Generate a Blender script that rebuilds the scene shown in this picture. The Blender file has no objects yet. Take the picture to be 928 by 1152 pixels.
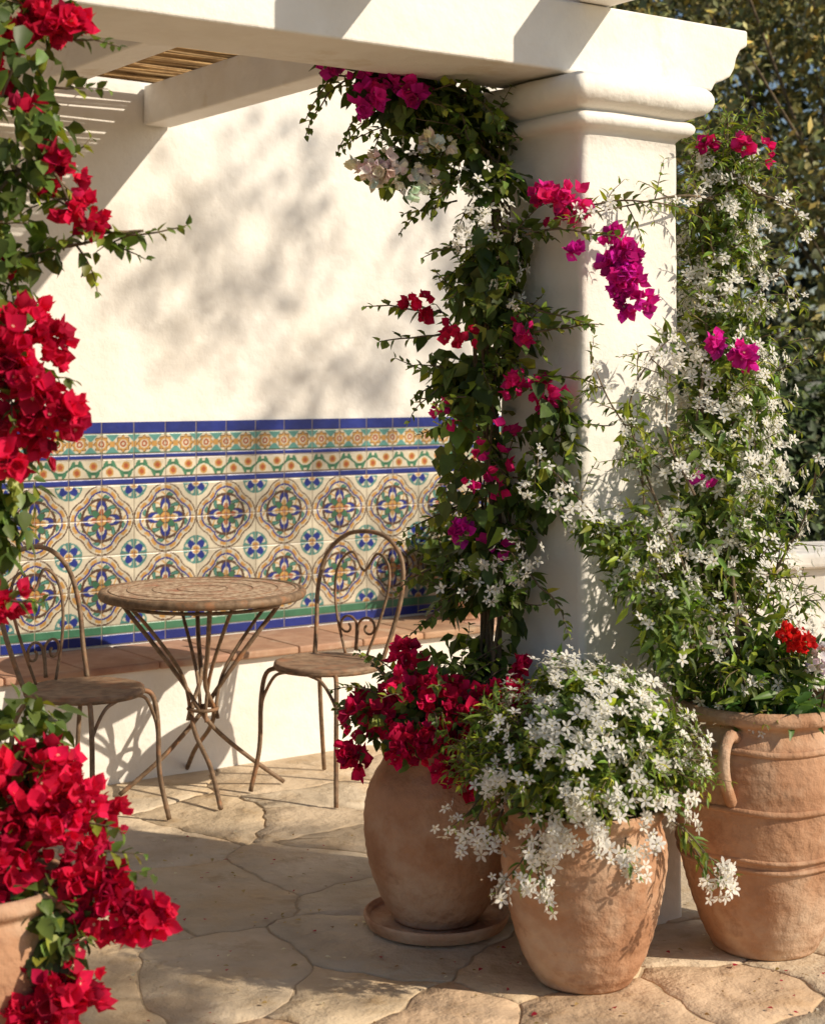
import bpy, math, random
import numpy as np
from mathutils import Vector, noise
rng=np.random.default_rng(11); random.seed(5)
D=np.array([.8192,.5736,0.]); N=np.array([-.5736,.8192,0.]); Z=np.array([0,0,1.])
WO=np.array([-1.555,6.2,0.]); PO=np.array([.449,4.35,0.]); ANG=math.radians(35)
SUN=D*.46-N*.70+Z*.56; SUN/=np.linalg.norm(SUN)
def nrm(a):
    a=np.asarray(a,float); return a/np.maximum(np.linalg.norm(a,axis=-1,keepdims=True),1e-9)
# ---------------------------------------------------------------- mesh builder
class MB:
    def __init__(s): s.v=[];s.c=[];s.f=[];s.n=0
    def add(s,v,faces,mat=0,col=(1,1,1),smooth=True):
        v=np.asarray(v,float).reshape(-1,3); c=np.broadcast_to(np.asarray(col,float),(len(v),3))
        s.v.append(v);s.c.append(c)
        fs=faces if isinstance(faces,list) else [faces]
        g={}
        for a in fs:
            a=np.asarray(a)
            if a.ndim==1: g.setdefault(len(a),[]).append(a[None])
            else: g.setdefault(a.shape[1],[]).append(a)
        for k,l in g.items():
            a=np.concatenate(l)+s.n; s.f.append((a,mat,smooth))
        s.n+=len(v)
    def build(s,name,mats,loc=(0,0,0),rz=0,bevel=0,parent=None):
        me=bpy.data.meshes.new(name)
        V=np.concatenate(s.v);C=np.concatenate(s.c)
        me.vertices.add(len(V)); me.vertices.foreach_set('co',V.ravel())
        li=np.concatenate([a.ravel() for a,_,_ in s.f]); tot=np.concatenate([np.full(len(a),a.shape[1]) for a,_,_ in s.f])
        mi=np.concatenate([np.full(len(a),m) for a,m,_ in s.f]); sm=np.concatenate([np.full(len(a),q) for a,_,q in s.f])
        me.loops.add(len(li)); me.loops.foreach_set('vertex_index',li.astype(np.int32))
        me.polygons.add(len(tot)); st=np.concatenate([[0],np.cumsum(tot)[:-1]])
        me.polygons.foreach_set('loop_start',st.astype(np.int32))
        me.polygons.foreach_set('material_index',mi.astype(np.int32)); me.polygons.foreach_set('use_smooth',sm.astype(bool))
        ca=me.color_attributes.new('Col','FLOAT_COLOR','POINT')
        ca.data.foreach_set('color',np.concatenate([C,np.ones((len(C),1))],1).ravel())
        me.update(calc_edges=True); me.validate()
        for m in mats: me.materials.append(m)
        ob=bpy.data.objects.new(name,me); bpy.context.collection.objects.link(ob)
        ob.location=loc; ob.rotation_euler=(0,0,rz)
        if parent: ob.parent=parent
        if bevel:
            b=ob.modifiers.new('Bevel','BEVEL'); b.width=bevel; b.segments=3; b.limit_method='ANGLE'
        return ob
    def box(s,a,b,mat=0,col=(1,1,1)):
        x0,y0,z0=a;x1,y1,z1=b
        v=[(x0,y0,z0),(x1,y0,z0),(x1,y1,z0),(x0,y1,z0),(x0,y0,z1),(x1,y0,z1),(x1,y1,z1),(x0,y1,z1)]
        s.add(v,np.array([(0,3,2,1),(4,5,6,7),(0,1,5,4),(1,2,6,5),(2,3,7,6),(3,0,4,7)]),mat,col,False)
    def tube(s,p,r,sides=6,mat=0,col=(1,1,1),closed=False):
        p=np.asarray(p,float);n=len(p);r=np.broadcast_to(np.asarray(r,float),(n,))
        t=nrm(np.gradient(p,axis=0)); 
        if closed: t=nrm(np.roll(p,-1,0)-np.roll(p,1,0))
        ref=np.array([0,0,1.]) if abs(t[0][2])<.9 else np.array([1.,0,0])
        X=np.zeros((n,3)); x=nrm(np.cross(t[0],ref))
        for i in range(n):
            x=x-t[i]*np.dot(x,t[i]); x=nrm(x); X[i]=x
        Y=np.cross(t,X); a=np.arange(sides)*2*math.pi/sides
        V=p[:,None]+r[:,None,None]*(np.cos(a)[None,:,None]*X[:,None]+np.sin(a)[None,:,None]*Y[:,None])
        m=n if closed else n-1
        i=np.arange(m)[:,None];j=np.arange(sides)[None]; i2=(i+1)%n;j2=(j+1)%sides
        F=np.stack([i*sides+j,i*sides+j2,i2*sides+j2,i2*sides+j],-1).reshape(-1,4)
        fl=[F]
        if not closed: fl+= [np.arange(sides)[::-1],np.arange(sides)+(n-1)*sides]
        s.add(V.reshape(-1,3),fl,mat,col)
    def lathe(s,prof,c=(0,0,0),sides=56,mat=0,col=(1,1,1),wob=0):
        pr=np.asarray(prof,float);n=len(pr);a=np.arange(sides)*2*math.pi/sides
        w=1+wob*(np.sin(a*2+1)[None]*.6+np.sin(a*3+pr[:,1:2]*9)*.4)
        V=np.stack([pr[:,:1]*np.cos(a)*w+c[0],pr[:,:1]*np.sin(a)*w+c[1],pr[:,1:2]+0*a+c[2]],-1)
        i=np.arange(n-1)[:,None];j=np.arange(sides)[None];j2=(j+1)%sides
        F=np.stack([i*sides+j,i*sides+j2,(i+1)*sides+j2,(i+1)*sides+j],-1).reshape(-1,4)
        s.add(V.reshape(-1,3),F,mat,col)
def smooth(p,k=8):
    p=np.asarray(p,float); q=np.vstack([2*p[0]-p[1],p,2*p[-1]-p[-2]]); o=[]
    for i in range(1,len(q)-2):
        for t in np.arange(k)/k:
            a,b,c,d=q[i-1:i+3]
            o.append(.5*((2*b)+(c-a)*t+(2*a-5*b+4*c-d)*t*t+(3*b-a-3*c+d)*t**3))
    o.append(q[-2]); return np.array(o)
# ---------------------------------------------------------------- materials
def mat(name): 
    m=bpy.data.materials.new(name); m.use_nodes=True; nt=m.node_tree; nt.nodes.clear()
    out=nt.nodes.new('ShaderNodeOutputMaterial'); return m,nt,out
def nd(nt,t,**k):
    n=nt.nodes.new(t)
    for a,b in k.items():
        if a.startswith('i_'): n.inputs[a[2:].replace('_',' ')].default_value=b
        else: setattr(n,a,b)
    return n
def surf(name,c1,c2,scale=3,rough=.8,bump=.3,bscale=20,c3=None,s3=1.2,usecol=False,bdist=.02,spec=.3,detail=5,metal=0,lo=.35,hi=.65,m3=(.52,.72),c4=None,s4=9,m4=(.6,.7)):
    m,nt,out=mat(name); L=nt.links.new
    b=nd(nt,'ShaderNodeBsdfPrincipled'); b.inputs['Roughness'].default_value=rough; b.inputs['Specular IOR Level'].default_value=spec; b.inputs['Metallic'].default_value=metal
    tc=nd(nt,'ShaderNodeTexCoord')
    n1=nd(nt,'ShaderNodeTexNoise',i_Scale=scale,i_Detail=detail,i_Roughness=.6); L(tc.outputs['Object'],n1.inputs['Vector'])
    r=nd(nt,'ShaderNodeValToRGB'); r.color_ramp.elements[0].position=lo; r.color_ramp.elements[1].position=hi
    r.color_ramp.elements[0].color=(*c1,1); r.color_ramp.elements[1].color=(*c2,1); L(n1.outputs['Fac'],r.inputs['Fac']); col=r.outputs['Color']
    for cc,ss,mm in((c3,s3,m3),(c4,s4,m4)):
        if not cc: continue
        n3=nd(nt,'ShaderNodeTexNoise',i_Scale=ss,i_Detail=5,i_Roughness=.65); L(tc.outputs['Object'],n3.inputs['Vector'])
        mr=nd(nt,'ShaderNodeMapRange'); mr.inputs['From Min'].default_value=mm[0]; mr.inputs['From Max'].default_value=mm[1]; L(n3.outputs['Fac'],mr.inputs['Value'])
        mx=nd(nt,'ShaderNodeMix',data_type='RGBA'); L(mr.outputs[0],mx.inputs[0]); L(col,mx.inputs[6]); mx.inputs[7].default_value=(*cc,1); col=mx.outputs[2]
    if usecol:
        at=nd(nt,'ShaderNodeAttribute',attribute_name='Col'); mx=nd(nt,'ShaderNodeMix',data_type='RGBA',blend_type='MULTIPLY'); mx.inputs[0].default_value=1
        L(col,mx.inputs[6]); L(at.outputs['Color'],mx.inputs[7]); col=mx.outputs[2]
    L(col,b.inputs['Base Color'])
    n2=nd(nt,'ShaderNodeTexNoise',i_Scale=bscale,i_Detail=5,i_Roughness=.6); L(tc.outputs['Object'],n2.inputs['Vector'])
    n4=nd(nt,'ShaderNodeTexNoise',i_Scale=bscale*.22,i_Detail=2); L(tc.outputs['Object'],n4.inputs['Vector'])
    ad=nd(nt,'ShaderNodeMath',operation='MULTIPLY_ADD'); ad.inputs[1].default_value=2.5; L(n4.outputs['Fac'],ad.inputs[0]); L(n2.outputs['Fac'],ad.inputs[2])
    bp=nd(nt,'ShaderNodeBump',i_Strength=bump,i_Distance=bdist); L(ad.outputs[0],bp.inputs['Height']); L(bp.outputs[0],b.inputs['Normal'])
    L(b.outputs[0],out.inputs[0]); return m
def leafmat(name,trans=.3,rough=.45,spec=.4,tint=(1.3,1.25,.5)):
    m,nt,out=mat(name); L=nt.links.new
    at=nd(nt,'ShaderNodeAttribute',attribute_name='Col')
    tc=nd(nt,'ShaderNodeTexCoord'); n=nd(nt,'ShaderNodeTexNoise',i_Scale=60,i_Detail=1); L(tc.outputs['Object'],n.inputs['Vector'])
    mr=nd(nt,'ShaderNodeMapRange'); mr.inputs['To Min'].default_value=.75; mr.inputs['To Max'].default_value=1.25; L(n.outputs['Fac'],mr.inputs['Value'])
    sc=nd(nt,'ShaderNodeVectorMath',operation='SCALE'); L(at.outputs['Color'],sc.inputs[0]); L(mr.outputs[0],sc.inputs['Scale'])
    b=nd(nt,'ShaderNodeBsdfPrincipled'); b.inputs['Roughness'].default_value=rough; b.inputs['Specular IOR Level'].default_value=spec
    L(sc.outputs[0],b.inputs['Base Color'])
    if trans<=0: L(b.outputs[0],out.inputs[0]); return m
    t=nd(nt,'ShaderNodeBsdfTranslucent'); m2=nd(nt,'ShaderNodeVectorMath',operation='MULTIPLY'); m2.inputs[1].default_value=tint
    L(sc.outputs[0],m2.inputs[0]); L(m2.outputs[0],t.inputs['Color'])
    mx=nd(nt,'ShaderNodeMixShader'); mx.inputs[0].default_value=trans; L(b.outputs[0],mx.inputs[1]); L(t.outputs[0],mx.inputs[2]); L(mx.outputs[0],out.inputs[0]); return m
M_pl=surf('white_plaster',(.79,.75,.685),(.85,.82,.765),scale=2.2,rough=.9,bump=.4,bscale=24,c3=(.74,.685,.60),s3=1.6,spec=.12,bdist=.012,m3=(.55,.8))
M_wd=surf('white_painted_wood',(.79,.75,.685),(.85,.82,.765),scale=6,rough=.7,bump=.4,bscale=30,c3=(.68,.60,.48),s3=5,spec=.2,bdist=.009,m3=(.58,.75))
M_tc=surf('terracotta',(.37,.19,.105),(.50,.285,.17),scale=6,rough=.9,bump=.6,bscale=42,c3=(.62,.47,.34),s3=3.6,spec=.12,bdist=.012,m3=(.44,.74),c4=(.27,.14,.085),s4=11,m4=(.58,.78))
M_led=surf('terracotta_ledge',(.44,.24,.15),(.57,.35,.23),scale=8,rough=.75,bump=.3,bscale=40,c3=(.60,.45,.32),s3=6,spec=.3,bdist=.008,usecol=True)
M_st=surf('flagstone_surface',(.74,.70,.64),(1.0,.97,.92),scale=3.6,rough=.9,bump=.8,bscale=16,c3=(.88,.76,.60),s3=2.6,usecol=True,spec=.15,bdist=.022,detail=9,c4=(.66,.57,.45),s4=8,m4=(.56,.74))
M_mo=surf('sandy_mortar',(.44,.34,.22),(.60,.47,.32),scale=14,rough=.95,bump=.5,bscale=90,spec=.1,bdist=.01)
M_gr=surf('garden_soil',(.16,.13,.07),(.10,.12,.045),scale=1.5,rough=1,bump=.5,bscale=15,spec=.1)
M_ir=surf('weathered_iron',(.13,.08,.045),(.27,.18,.11),scale=35,rough=.65,bump=.3,bscale=120,c3=(.34,.155,.07),s3=18,spec=.4,bdist=.003,metal=.15)
M_tt=surf('table_mosaic',(.25,.145,.085),(.55,.42,.29),scale=48,rough=.6,bump=.5,bscale=70,c3=(.34,.13,.07),s3=16,spec=.35,bdist=.004,lo=.42,hi=.58)
M_st2=surf('rusted_seat',(.17,.10,.06),(.33,.22,.14),scale=22,rough=.65,bump=.4,bscale=70,c3=(.36,.17,.09),s3=12,spec=.3,bdist=.004)
M_reed=surf('reed',(.26,.17,.09),(.42,.30,.16),scale=12,rough=.8,bump=.2,bscale=50,usecol=True)
M_bark=surf('bark',(.10,.075,.045),(.22,.16,.10),scale=15,rough=.9,bump=.6,bscale=40)
M_soil=surf('potting_soil',(.03,.02,.012),(.06,.04,.025),scale=30,rough=1,bump=.8,bscale=80)
M_leaf=leafmat('leaf',trans=.36); M_pet=leafmat('petal',trans=.42,rough=.7,spec=.1,tint=(1.15,1.0,1.1)); M_wp=leafmat('white_petal',trans=.4,rough=.6,spec=.2,tint=(1,1,.95))
M_tree=leafmat('tree_leaf',trans=0,rough=.55,spec=.3)
# glazed tile
m,nt,out=mat('glazed_tile'); L=nt.links.new; at=nd(nt,'ShaderNodeAttribute',attribute_name='Col'); b=nd(nt,'ShaderNodeBsdfPrincipled')
tc=nd(nt,'ShaderNodeTexCoord'); n=nd(nt,'ShaderNodeTexNoise',i_Scale=9,i_Detail=6,i_Roughness=.7); L(tc.outputs['Object'],n.inputs['Vector'])
mr=nd(nt,'ShaderNodeMapRange'); mr.inputs['From Min'].default_value=.3; mr.inputs['From Max'].default_value=.7; mr.inputs['To Min'].default_value=.66; mr.inputs['To Max'].default_value=1.1; L(n.outputs['Fac'],mr.inputs['Value'])
sc=nd(nt,'ShaderNodeVectorMath',operation='SCALE'); L(at.outputs['Color'],sc.inputs[0]); L(mr.outputs[0],sc.inputs['Scale']); L(sc.outputs[0],b.inputs['Base Color'])
b.inputs['Roughness'].default_value=.3; b.inputs['Specular IOR Level'].default_value=.4
n=nd(nt,'ShaderNodeTexNoise',i_Scale=22,i_Detail=3); L(tc.outputs['Object'],n.inputs['Vector']); bp=nd(nt,'ShaderNodeBump',i_Strength=.15,i_Distance=.01); L(n.outputs['Fac'],bp.inputs['Height']); L(bp.outputs[0],b.inputs['Normal'])
L(b.outputs[0],out.inputs[0]); M_tile=m
# ---------------------------------------------------------------- ground
mb=MB(); mb.add([(-120,-120,-.02),(120,-120,-.02),(120,120,-.02),(-120,120,-.02)],np.array([[0,1,2,3]]),0); mb.build('ground',[M_gr])
PX0,PX1,PY0,PY1=-4.2,4.4,-1.5,9.2
mb=MB(); mb.add([(PX0,PY0,.0045),(PX1,PY0,.0045),(PX1,PY1,.0045),(PX0,PY1,.0045)],np.array([[0,1,2,3]]),1)
r2=np.random.default_rng(4); seeds=[]
for _ in range(9000):
    q=np.array([r2.uniform(PX0-.4,PX1+.4),r2.uniform(PY0-.4,PY1+.4)]); dm=r2.choice([.18,.28,.40])
    if all((q[0]-s_[0])**2+((q[1]-s_[1])*1.15)**2>dm*dm for s_ in seeds): seeds.append(q)
    if len(seeds)>760: break
S=np.array(seeds)
def clip(poly,p,nn):
    o=[]; d=[(q-p)@nn for q in poly]
    for i in range(len(poly)):
        a,b_=poly[i],poly[(i+1)%len(poly)]; da,db=d[i],d[(i+1)%len(poly)]
        if da<=0: o.append(a)
        if da*db<0: o.append(a+(b_-a)*da/(da-db))
    return o
for si,s_ in enumerate(S):
    poly=[s_+np.array(c) for c in((-1,-1),(1,-1),(1,1),(-1,1))]
    ds=np.linalg.norm(S-s_,axis=1)
    for k in np.argsort(ds)[1:18]:
        nn=nrm(S[k]-s_); poly=clip(poly,(S[k]+s_)/2-nn*rng.uniform(.001,.004),nn)
        if len(poly)<3: break
    if len(poly)<3: continue
    pts=[]
    for i in range(len(poly)):
        a,b_=poly[i],poly[(i+1)%len(poly)]; l=np.linalg.norm(b_-a)
        if l<.006: continue
        m_=max(1,int(l/.025))
        for t in np.arange(m_)/m_: 
            q=a+(b_-a)*t
            v=noise.noise_vector(Vector((q[0]*3.2,q[1]*3.2,0)))*.06+noise.noise_vector(Vector((q[0]*14,q[1]*14,3)))*.022+noise.noise_vector(Vector((q[0]*45,q[1]*45,si)))*.005
            pts.append(q+np.array([v.x,v.y]))
    if len(pts)<6: continue
    pts=np.array(pts); c=pts.mean(0)
    if not(PX0<c[0]<PX1 and PY0<c[1]<PY1): continue
    h=.009+rng.uniform(-.001,.002); n_=len(pts); tl=rng.uniform(-.005,.005,2)
    dirc=nrm(pts-c)
    rings=[np.c_[pts,np.full(n_,-.006)],np.c_[pts-dirc*.001,np.full(n_,h-.003)],np.c_[pts-dirc*.005,np.full(n_,h)],np.c_[c+(pts-c)*.6,np.full(n_,h+.001)]]
    for r_ in rings[1:]: r_[:,2]+=(r_[:,0]-c[0])*tl[0]+(r_[:,1]-c[1])*tl[1]
    V=np.vstack(rings+[np.array([[c[0],c[1],h+.001]])]); F=[]
    i=np.arange(n_); i2=(i+1)%n_
    for r_ in range(3): F.append(np.stack([r_*n_+i,r_*n_+i2,(r_+1)*n_+i2,(r_+1)*n_+i],-1))
    F.append(np.stack([3*n_+i,3*n_+i2,np.full(n_,4*n_)],-1))
    base=np.array([(.70,.57,.41),(.72,.59,.43),(.67,.55,.41),(.70,.55,.38),(.63,.54,.42),(.73,.61,.46),(.68,.51,.36)][rng.integers(7)])*rng.uniform(.90,1.05)
    mb.add(V,F,0,base)
mb.build('flagstone_patio',[M_st,M_mo])
# ---------------------------------------------------------------- wall + tiles + bench   (local x along wall, y into wall)
mb=MB(); mb.box((-3.2,0,-.02),(2.95,.28,3.5)); mb.build('white_wall',[M_pl],WO,ANG,bevel=.02)
cre=np.array((.64,.58,.45));blu=np.array((.020,.035,.23));gre=np.array((.05,.155,.09));och=np.array((.50,.28,.085));tea=np.array((.09,.24,.22));brn=np.array((.10,.052,.033));red=np.array((.38,.10,.04));gro=np.array((.34,.29,.22))
st=.0032; xs=np.arange(-3.1,2.9,st); zs=np.arange(.455,1.326,st); X,Zz=np.meshgrid(xs,zs); P=.275; x0=.96
C=np.zeros(X.shape+(3,)); C[:]=cre
def put(mask,c): C[mask]=c
zt,zb=1.08,.53
med=(Zz<zt)&(Zz>=zb)
U=((X-x0)/P+.5)%1*2-1; ci=np.floor((X-x0)/P+.5); V=((Zz-zb)/P)%1*2-1; cj=np.floor((Zz-zb)/P); odd=((ci+cj)%2)==0
r=np.hypot(U,V); th=np.arctan2(V,U); aU,aV=abs(U),abs(V)
dq=np.minimum(np.minimum(np.hypot(aU-.40,V)-.555,np.hypot(U,aV-.40)-.555),r-.80)
rc=np.hypot(1-aU,1-aV); pc=np.arctan2(1-aV,1-aU)
put(med&(rc<.42),tea); put(med&(rc<.37)&(abs(np.cos(4*pc))<.5),cre); put(med&(rc<.31*abs(np.sin(2*pc))**.8+.04),blu)
put(med&(rc<.14),cre); put(med&(rc<.11),och); put(med&(rc<.05),red)
put(med&(dq<.05),brn); put(med&(dq<.01),cre); put(med&(dq<-.025),och); put(med&(dq<-.025)&(np.sin(th*16)>.45),cre*.8)
put(med&(dq<-.12),blu); put(med&(dq<-.17),cre)
w=dq<-.19
put(med&w&(abs(np.sin(4*th+6*r))<.60)&(r>.25),gre); put(med&w&(abs(np.sin(4*th+6*r))<.25)&(r>.25),tea); put(med&w&(abs(np.sin(4*th-6*r+.8))<.22)&(r>.35),och)
put(med&(abs(r-.60)<.04)&w,brn)
pl=.54*abs(np.cos(2*th))**1.1
put(med&(r<pl+.07)&w,brn); put(med&(r<pl+.02)&w,blu); put(med&(r<pl-.12),cre); put(med&(r<pl-.2)&odd,och); put(med&(r<pl-.2)&~odd,red)
pd=.38*abs(np.sin(2*th))**1.4; put(med&(r<pd+.03),brn); put(med&(r<pd),gre)
put(med&(r<.18),brn); put(med&(r<.15),och); put(med&(r<.065),red)
# bands
def bandc(z0,z1): return (Zz>=z0)&(Zz<z1)
put(bandc(1.28,1.33),blu); put(bandc(1.18,1.20),blu); put(bandc(1.08,1.105),blu); put(bandc(.45,.492),blu); put(bandc(.492,.53),gre*1.3)
bq=bandc(1.20,1.28); p2=.0917; uu=((X-x0)/p2+.5)%1-.5; ux=uu*p2; vz=Zz-1.24; rr=np.hypot(ux,vz); tt=np.arctan2(vz,ux)
put(bq&(abs(ux)+abs(vz)>.052),tea*1.2); put(bq&(rr<.031+.004*np.cos(8*tt)),brn); put(bq&(rr<.028+.004*np.cos(8*tt)),och); put(bq&(rr<.018),cre); put(bq&(rr<.013),red); put(bq&(rr<.006),cre)
put(bq&(abs(abs(ux)-.0458)<.011)&(abs(vz)<.011),och); put(bq&((abs(vz)>.036)),gre)
bv=bandc(1.105,1.18); vz=Zz-1.142; wv=.017*np.sin((X-x0)*2*math.pi/P*2)
put(bv&(abs(vz-wv)<.0055),gre)
ul=((X-x0)/(P/4))%1; lf=np.hypot((ul-.5)*P/4,(vz+np.sign(np.sin((X-x0)*4*math.pi/P))*.012)); put(bv&(lf<.017),och); put(bv&(lf<.010),red)
ul=((X-x0)/(P/8))%1; lf=np.hypot((ul-.5)*P/8,(vz-wv*1.7)*1.0); put(bv&(lf<.0105),gre*1.3)
put(bv&(abs(vz)>.0335),brn)
g=((X-x0+P/2)/(P/2))%1; gx=(np.minimum(g,1-g)*P/2<.0016)
gz=np.zeros_like(gx)
for z_ in(1.28,1.20,1.18,1.105,1.08,.53,.492,.53+P/2,.53+P,.53+1.5*P): gz|=abs(Zz-z_)<.0016
G=gx|gz; C[G]=gro
tid=np.floor((X-x0+P/2)/(P/2)).astype(int)*7+np.digitize(Zz,[.492,.53,.53+P/2,.53+P,.53+1.5*P,1.08,1.105,1.18,1.2,1.28])*131
tr=np.random.default_rng(3).random(5000); rv=tr[np.abs(tid)%5000]
C=C*(.82+.24*rv)[...,None]
yy=np.where(G,-.006,-.0085-.001*rv)
V_=np.stack([X,yy,Zz],-1).reshape(-1,3); nx=len(xs); i=np.arange(len(zs)-1)[:,None];j=np.arange(nx-1)[None]
F=np.stack([i*nx+j,i*nx+j+1,(i+1)*nx+j+1,(i+1)*nx+j],-1).reshape(-1,4)
mb=MB(); mb.add(V_,F,0,C.reshape(-1,3)); mb.build('tile_wainscot',[M_tile],WO,ANG)
mb=MB(); mb.box((-3.15,-.405,-.02),(2.9,-.003,.418),0)
x=-3.15
while x<2.85:
    l=.30; cc=rng.uniform(.8,1.12); mb.box((x+.002,-.44,.418+rng.uniform(0,.002)),(x+l-.002,-.012,.448),1,(cc,cc*rng.uniform(.93,1.03),cc*rng.uniform(.9,1.05))); x+=l
mb.build('wall_bench',[M_pl,M_led],WO,ANG,bevel=.008)
# ---------------------------------------------------------------- pillar (loft of rounded squares)
PW=.35
prof=[(-.02,0.012)]+[(z,0.012*(1-z/2.1)) for z in np.linspace(.02,2.15,40)]
for a in np.linspace(-90,90,9): prof.append((2.185+.022*math.sin(math.radians(a)),.012+.026*math.cos(math.radians(a))))
prof+= [(2.212,.022)]
for a in np.linspace(-80,90,10): prof.append((2.262+.042*math.sin(math.radians(a)),.034+.042*math.cos(math.radians(a))))
prof+=[(2.306,.0),(2.306,-.17)]
a=[];cr=.020
for cx,cy,s0 in((1,1,0),(-1,1,90),(-1,-1,180),(1,-1,270)):
    for q in np.linspace(0,90,7): a.append((cx,cy,math.cos(math.radians(s0+q)),math.sin(math.radians(s0+q))))
    nx_,ny_={0:(-1,1),90:(-1,-1),180:(1,-1),270:(1,1)}[s0]
    for f in np.r_[.015,np.linspace(0,1,10)[1:-1],.985]:
        x_=(cx*(1-f)+nx_*f); y_=(cy*(1-f)+ny_*f); e={0:(0,1),90:(-1,0),180:(0,-1),270:(1,0)}[s0]
        a.append((x_,y_,e[0],e[1],1))
rows=[]
for z,o in prof:
    h=max(PW/2+o,.006); c_=min(cr,h*.9)
    for q in a:
        p=[q[0]*(h-c_)+c_*q[2],q[1]*(h-c_)+c_*q[3],z]
        w_=noise.noise(Vector((p[0]*5,p[1]*5,z*4)))*.006+noise.noise(Vector((p[0]*14,p[1]*14,z*13)))*.0022
        rows.append([p[0]+w_*q[2]+PW/2,p[1]+w_*q[3]+PW/2,z+ w_*.5*(z>2.15)])
na=len(a); i=np.arange(len(prof)-1)[:,None];j=np.arange(na)[None];F=np.stack([i*na+j,i*na+(j+1)%na,(i+1)*na+(j+1)%na,(i+1)*na+j],-1).reshape(-1,4)
mb=MB(); mb.add(rows,F,0); mb.build('plaster_pillar',[M_pl],PO,ANG)
# pergola
per=bpy.data.objects.new('pergola',None); bpy.context.collection.objects.link(per); per.location=PO; per.rotation_euler=(0,0,ANG)
pts=[(-3.6,2.31),(.50,2.31),(.515,2.335),(.545,2.345),(.575,2.36),(.592,2.385),(.60,2.415),(.615,2.44),(.645,2.455),(.645,2.50),(-3.6,2.50)]
n_=len(pts); V=[(x,.02,z) for x,z in pts]+[(x,.33,z) for x,z in pts]; i=np.arange(n_)
mb=MB(); mb.add(V,[np.stack([i,(i+1)%n_,(i+1)%n_+n_,i+n_],-1),i[::-1],i+n_],0,smooth=False); mb.build('main_beam',[M_wd],bevel=.008,parent=per)
q0=(WO-PO)@D
for k,t in enumerate((.59,-.12,-.83,-1.54,-2.25)):
    mb=MB(); x=t+q0; mb.box((x,-.33,2.503),(x+.12,2.655,2.66)); mb.build('rafter_%d'%(k+1),[M_wd],bevel=.008,parent=per)
mb=MB()
y=.0
while y<2.62:
    x1=.12+q0+.59+rng.uniform(-.05,.0); zc=2.670+rng.uniform(0,.006); r=rng.uniform(.005,.009); cc=rng.uniform(.6,1.6)
    p=[(x,y+rng.normal(0,.003),zc+.003*math.sin(x*7+y*40)) for x in np.linspace(-3.2+rng.uniform(-.05,.05),x1,9)]
    mb.tube(p,r,5,0,(cc,cc*.95,cc*.85)); y+=rng.uniform(.014,.030)
for x in np.arange(-3.0,q0+.6,.28): mb.tube([(x,y_,2.683+.002*math.sin(y_*50)) for y_ in np.linspace(0,2.62,30)],.0025,4,0,(.6,.5,.4))
mb.build('reed_mat',[M_reed],parent=per)
# ---------------------------------------------------------------- garden wall (parallel to the patio wall)
mb=MB(); mb.box((-.5,0,-.02),(5.5,.32,.70)); mb.box((-.54,-.05,.70),(5.55,.37,.77)); mb.build('low_garden_wall',[M_pl],(1.75,6.95,0),math.radians(20),bevel=.02)
# ---------------------------------------------------------------- pots
def pot(name,loc,prof,th=.018,extra=None,soil=True,mats=None):
    mb=MB(); pr=smooth([(r,0,z) for r,z in prof],9)[:,[0,2]]
    pr[:,0]+=.0010*np.sin(pr[:,1]*190+np.sin(pr[:,1]*37)*2)  # throwing rings
    inner=[(max(r-th,.01),z) for r,z in pr[::-1] if z>pr[-1][1]*.35]
    mb.lathe(np.vstack([[(.001,.004),(pr[0][0]*.9,.003)],pr,[(pr[-1][0]-th*.5,pr[-1][1]+.006)],inner,[(.001,inner[-1][1])]]),wob=.012)
    H=pr[-1][1]; rs=np.interp(H*.9,pr[:,1],pr[:,0])-th*.7; mb.lathe([(rs,H*.9),(rs*.6,H*.93),(.001,H*.94)],mat=1)
    if extra: extra(mb)
    return mb.build(name,[M_tc,M_soil],loc,rng.uniform(0,6))
def saucer(mb): mb.lathe(smooth([(.001,0,-.02),(.165,0,-.02),(.19,0,-.008),(.198,0,.012),(.192,0,.018),(.183,0,.010),(.16,0,-.002),(.001,0,-.002)],4)[:,[0,2]],mat=0)
pot('terracotta_pot',(.065,4.47,.035),[(.115,0),(.15,.06),(.182,.15),(.196,.26),(.185,.35),(.150,.42),(.135,.452),(.145,.475),(.158,.49),(.156,.502)],extra=saucer)
pot('terracotta_pot',(.425,4.08,.012),[(.115,0),(.15,.06),(.18,.15),(.202,.26),(.205,.33),(.19,.385),(.188,.40),(.20,.415),(.20,.432)])
def bands(mb):
    for z,r in((.545,.222),(.40,.2365),(.275,.226),(.25,.222)):
        a_=np.arange(64)*2*math.pi/64; mb.tube([(r*math.cos(q),r*math.sin(q),z+.003*math.sin(q*5)) for q in a_],.009 if z>.3 else .007,6,0,closed=True)
pr_=[(.135,0),(.165,.06),(.20,.16),(.226,.27),(.238,.38),(.236,.47),(.222,.545),(.205,.585),(.205,.60),(.225,.612),(.232,.628),(.226,.640)]
o=pot('terracotta_urn',(.925,4.33,.012),pr_,extra=bands); o.rotation_euler=(0,0,0)
mb=MB()
for an in(238,58):
    c,s_=math.cos(math.radians(an)),math.sin(math.radians(an))
    p=smooth([(r*c,r*s_,z) for r,z in((.205,.578),(.250,.588),(.285,.555),(.284,.50),(.255,.445),(.232,.42))],6); mb.tube(p,.016,8)
h=mb.build('handles',[M_tc]); h.parent=o
pot('terracotta_pot',(-.905,3.36,.012),[(.12,0),(.16,.08),(.19,.2),(.208,.32),(.20,.40),(.195,.42),(.21,.44),(.208,.46)])
bp_=WO+D*2.02-N*.2
pot('terracotta_pot',(bp_[0],bp_[1],.45),[(.07,0),(.085,.05),(.10,.12),(.108,.16),(.118,.165),(.118,.19)],th=.01)
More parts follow.
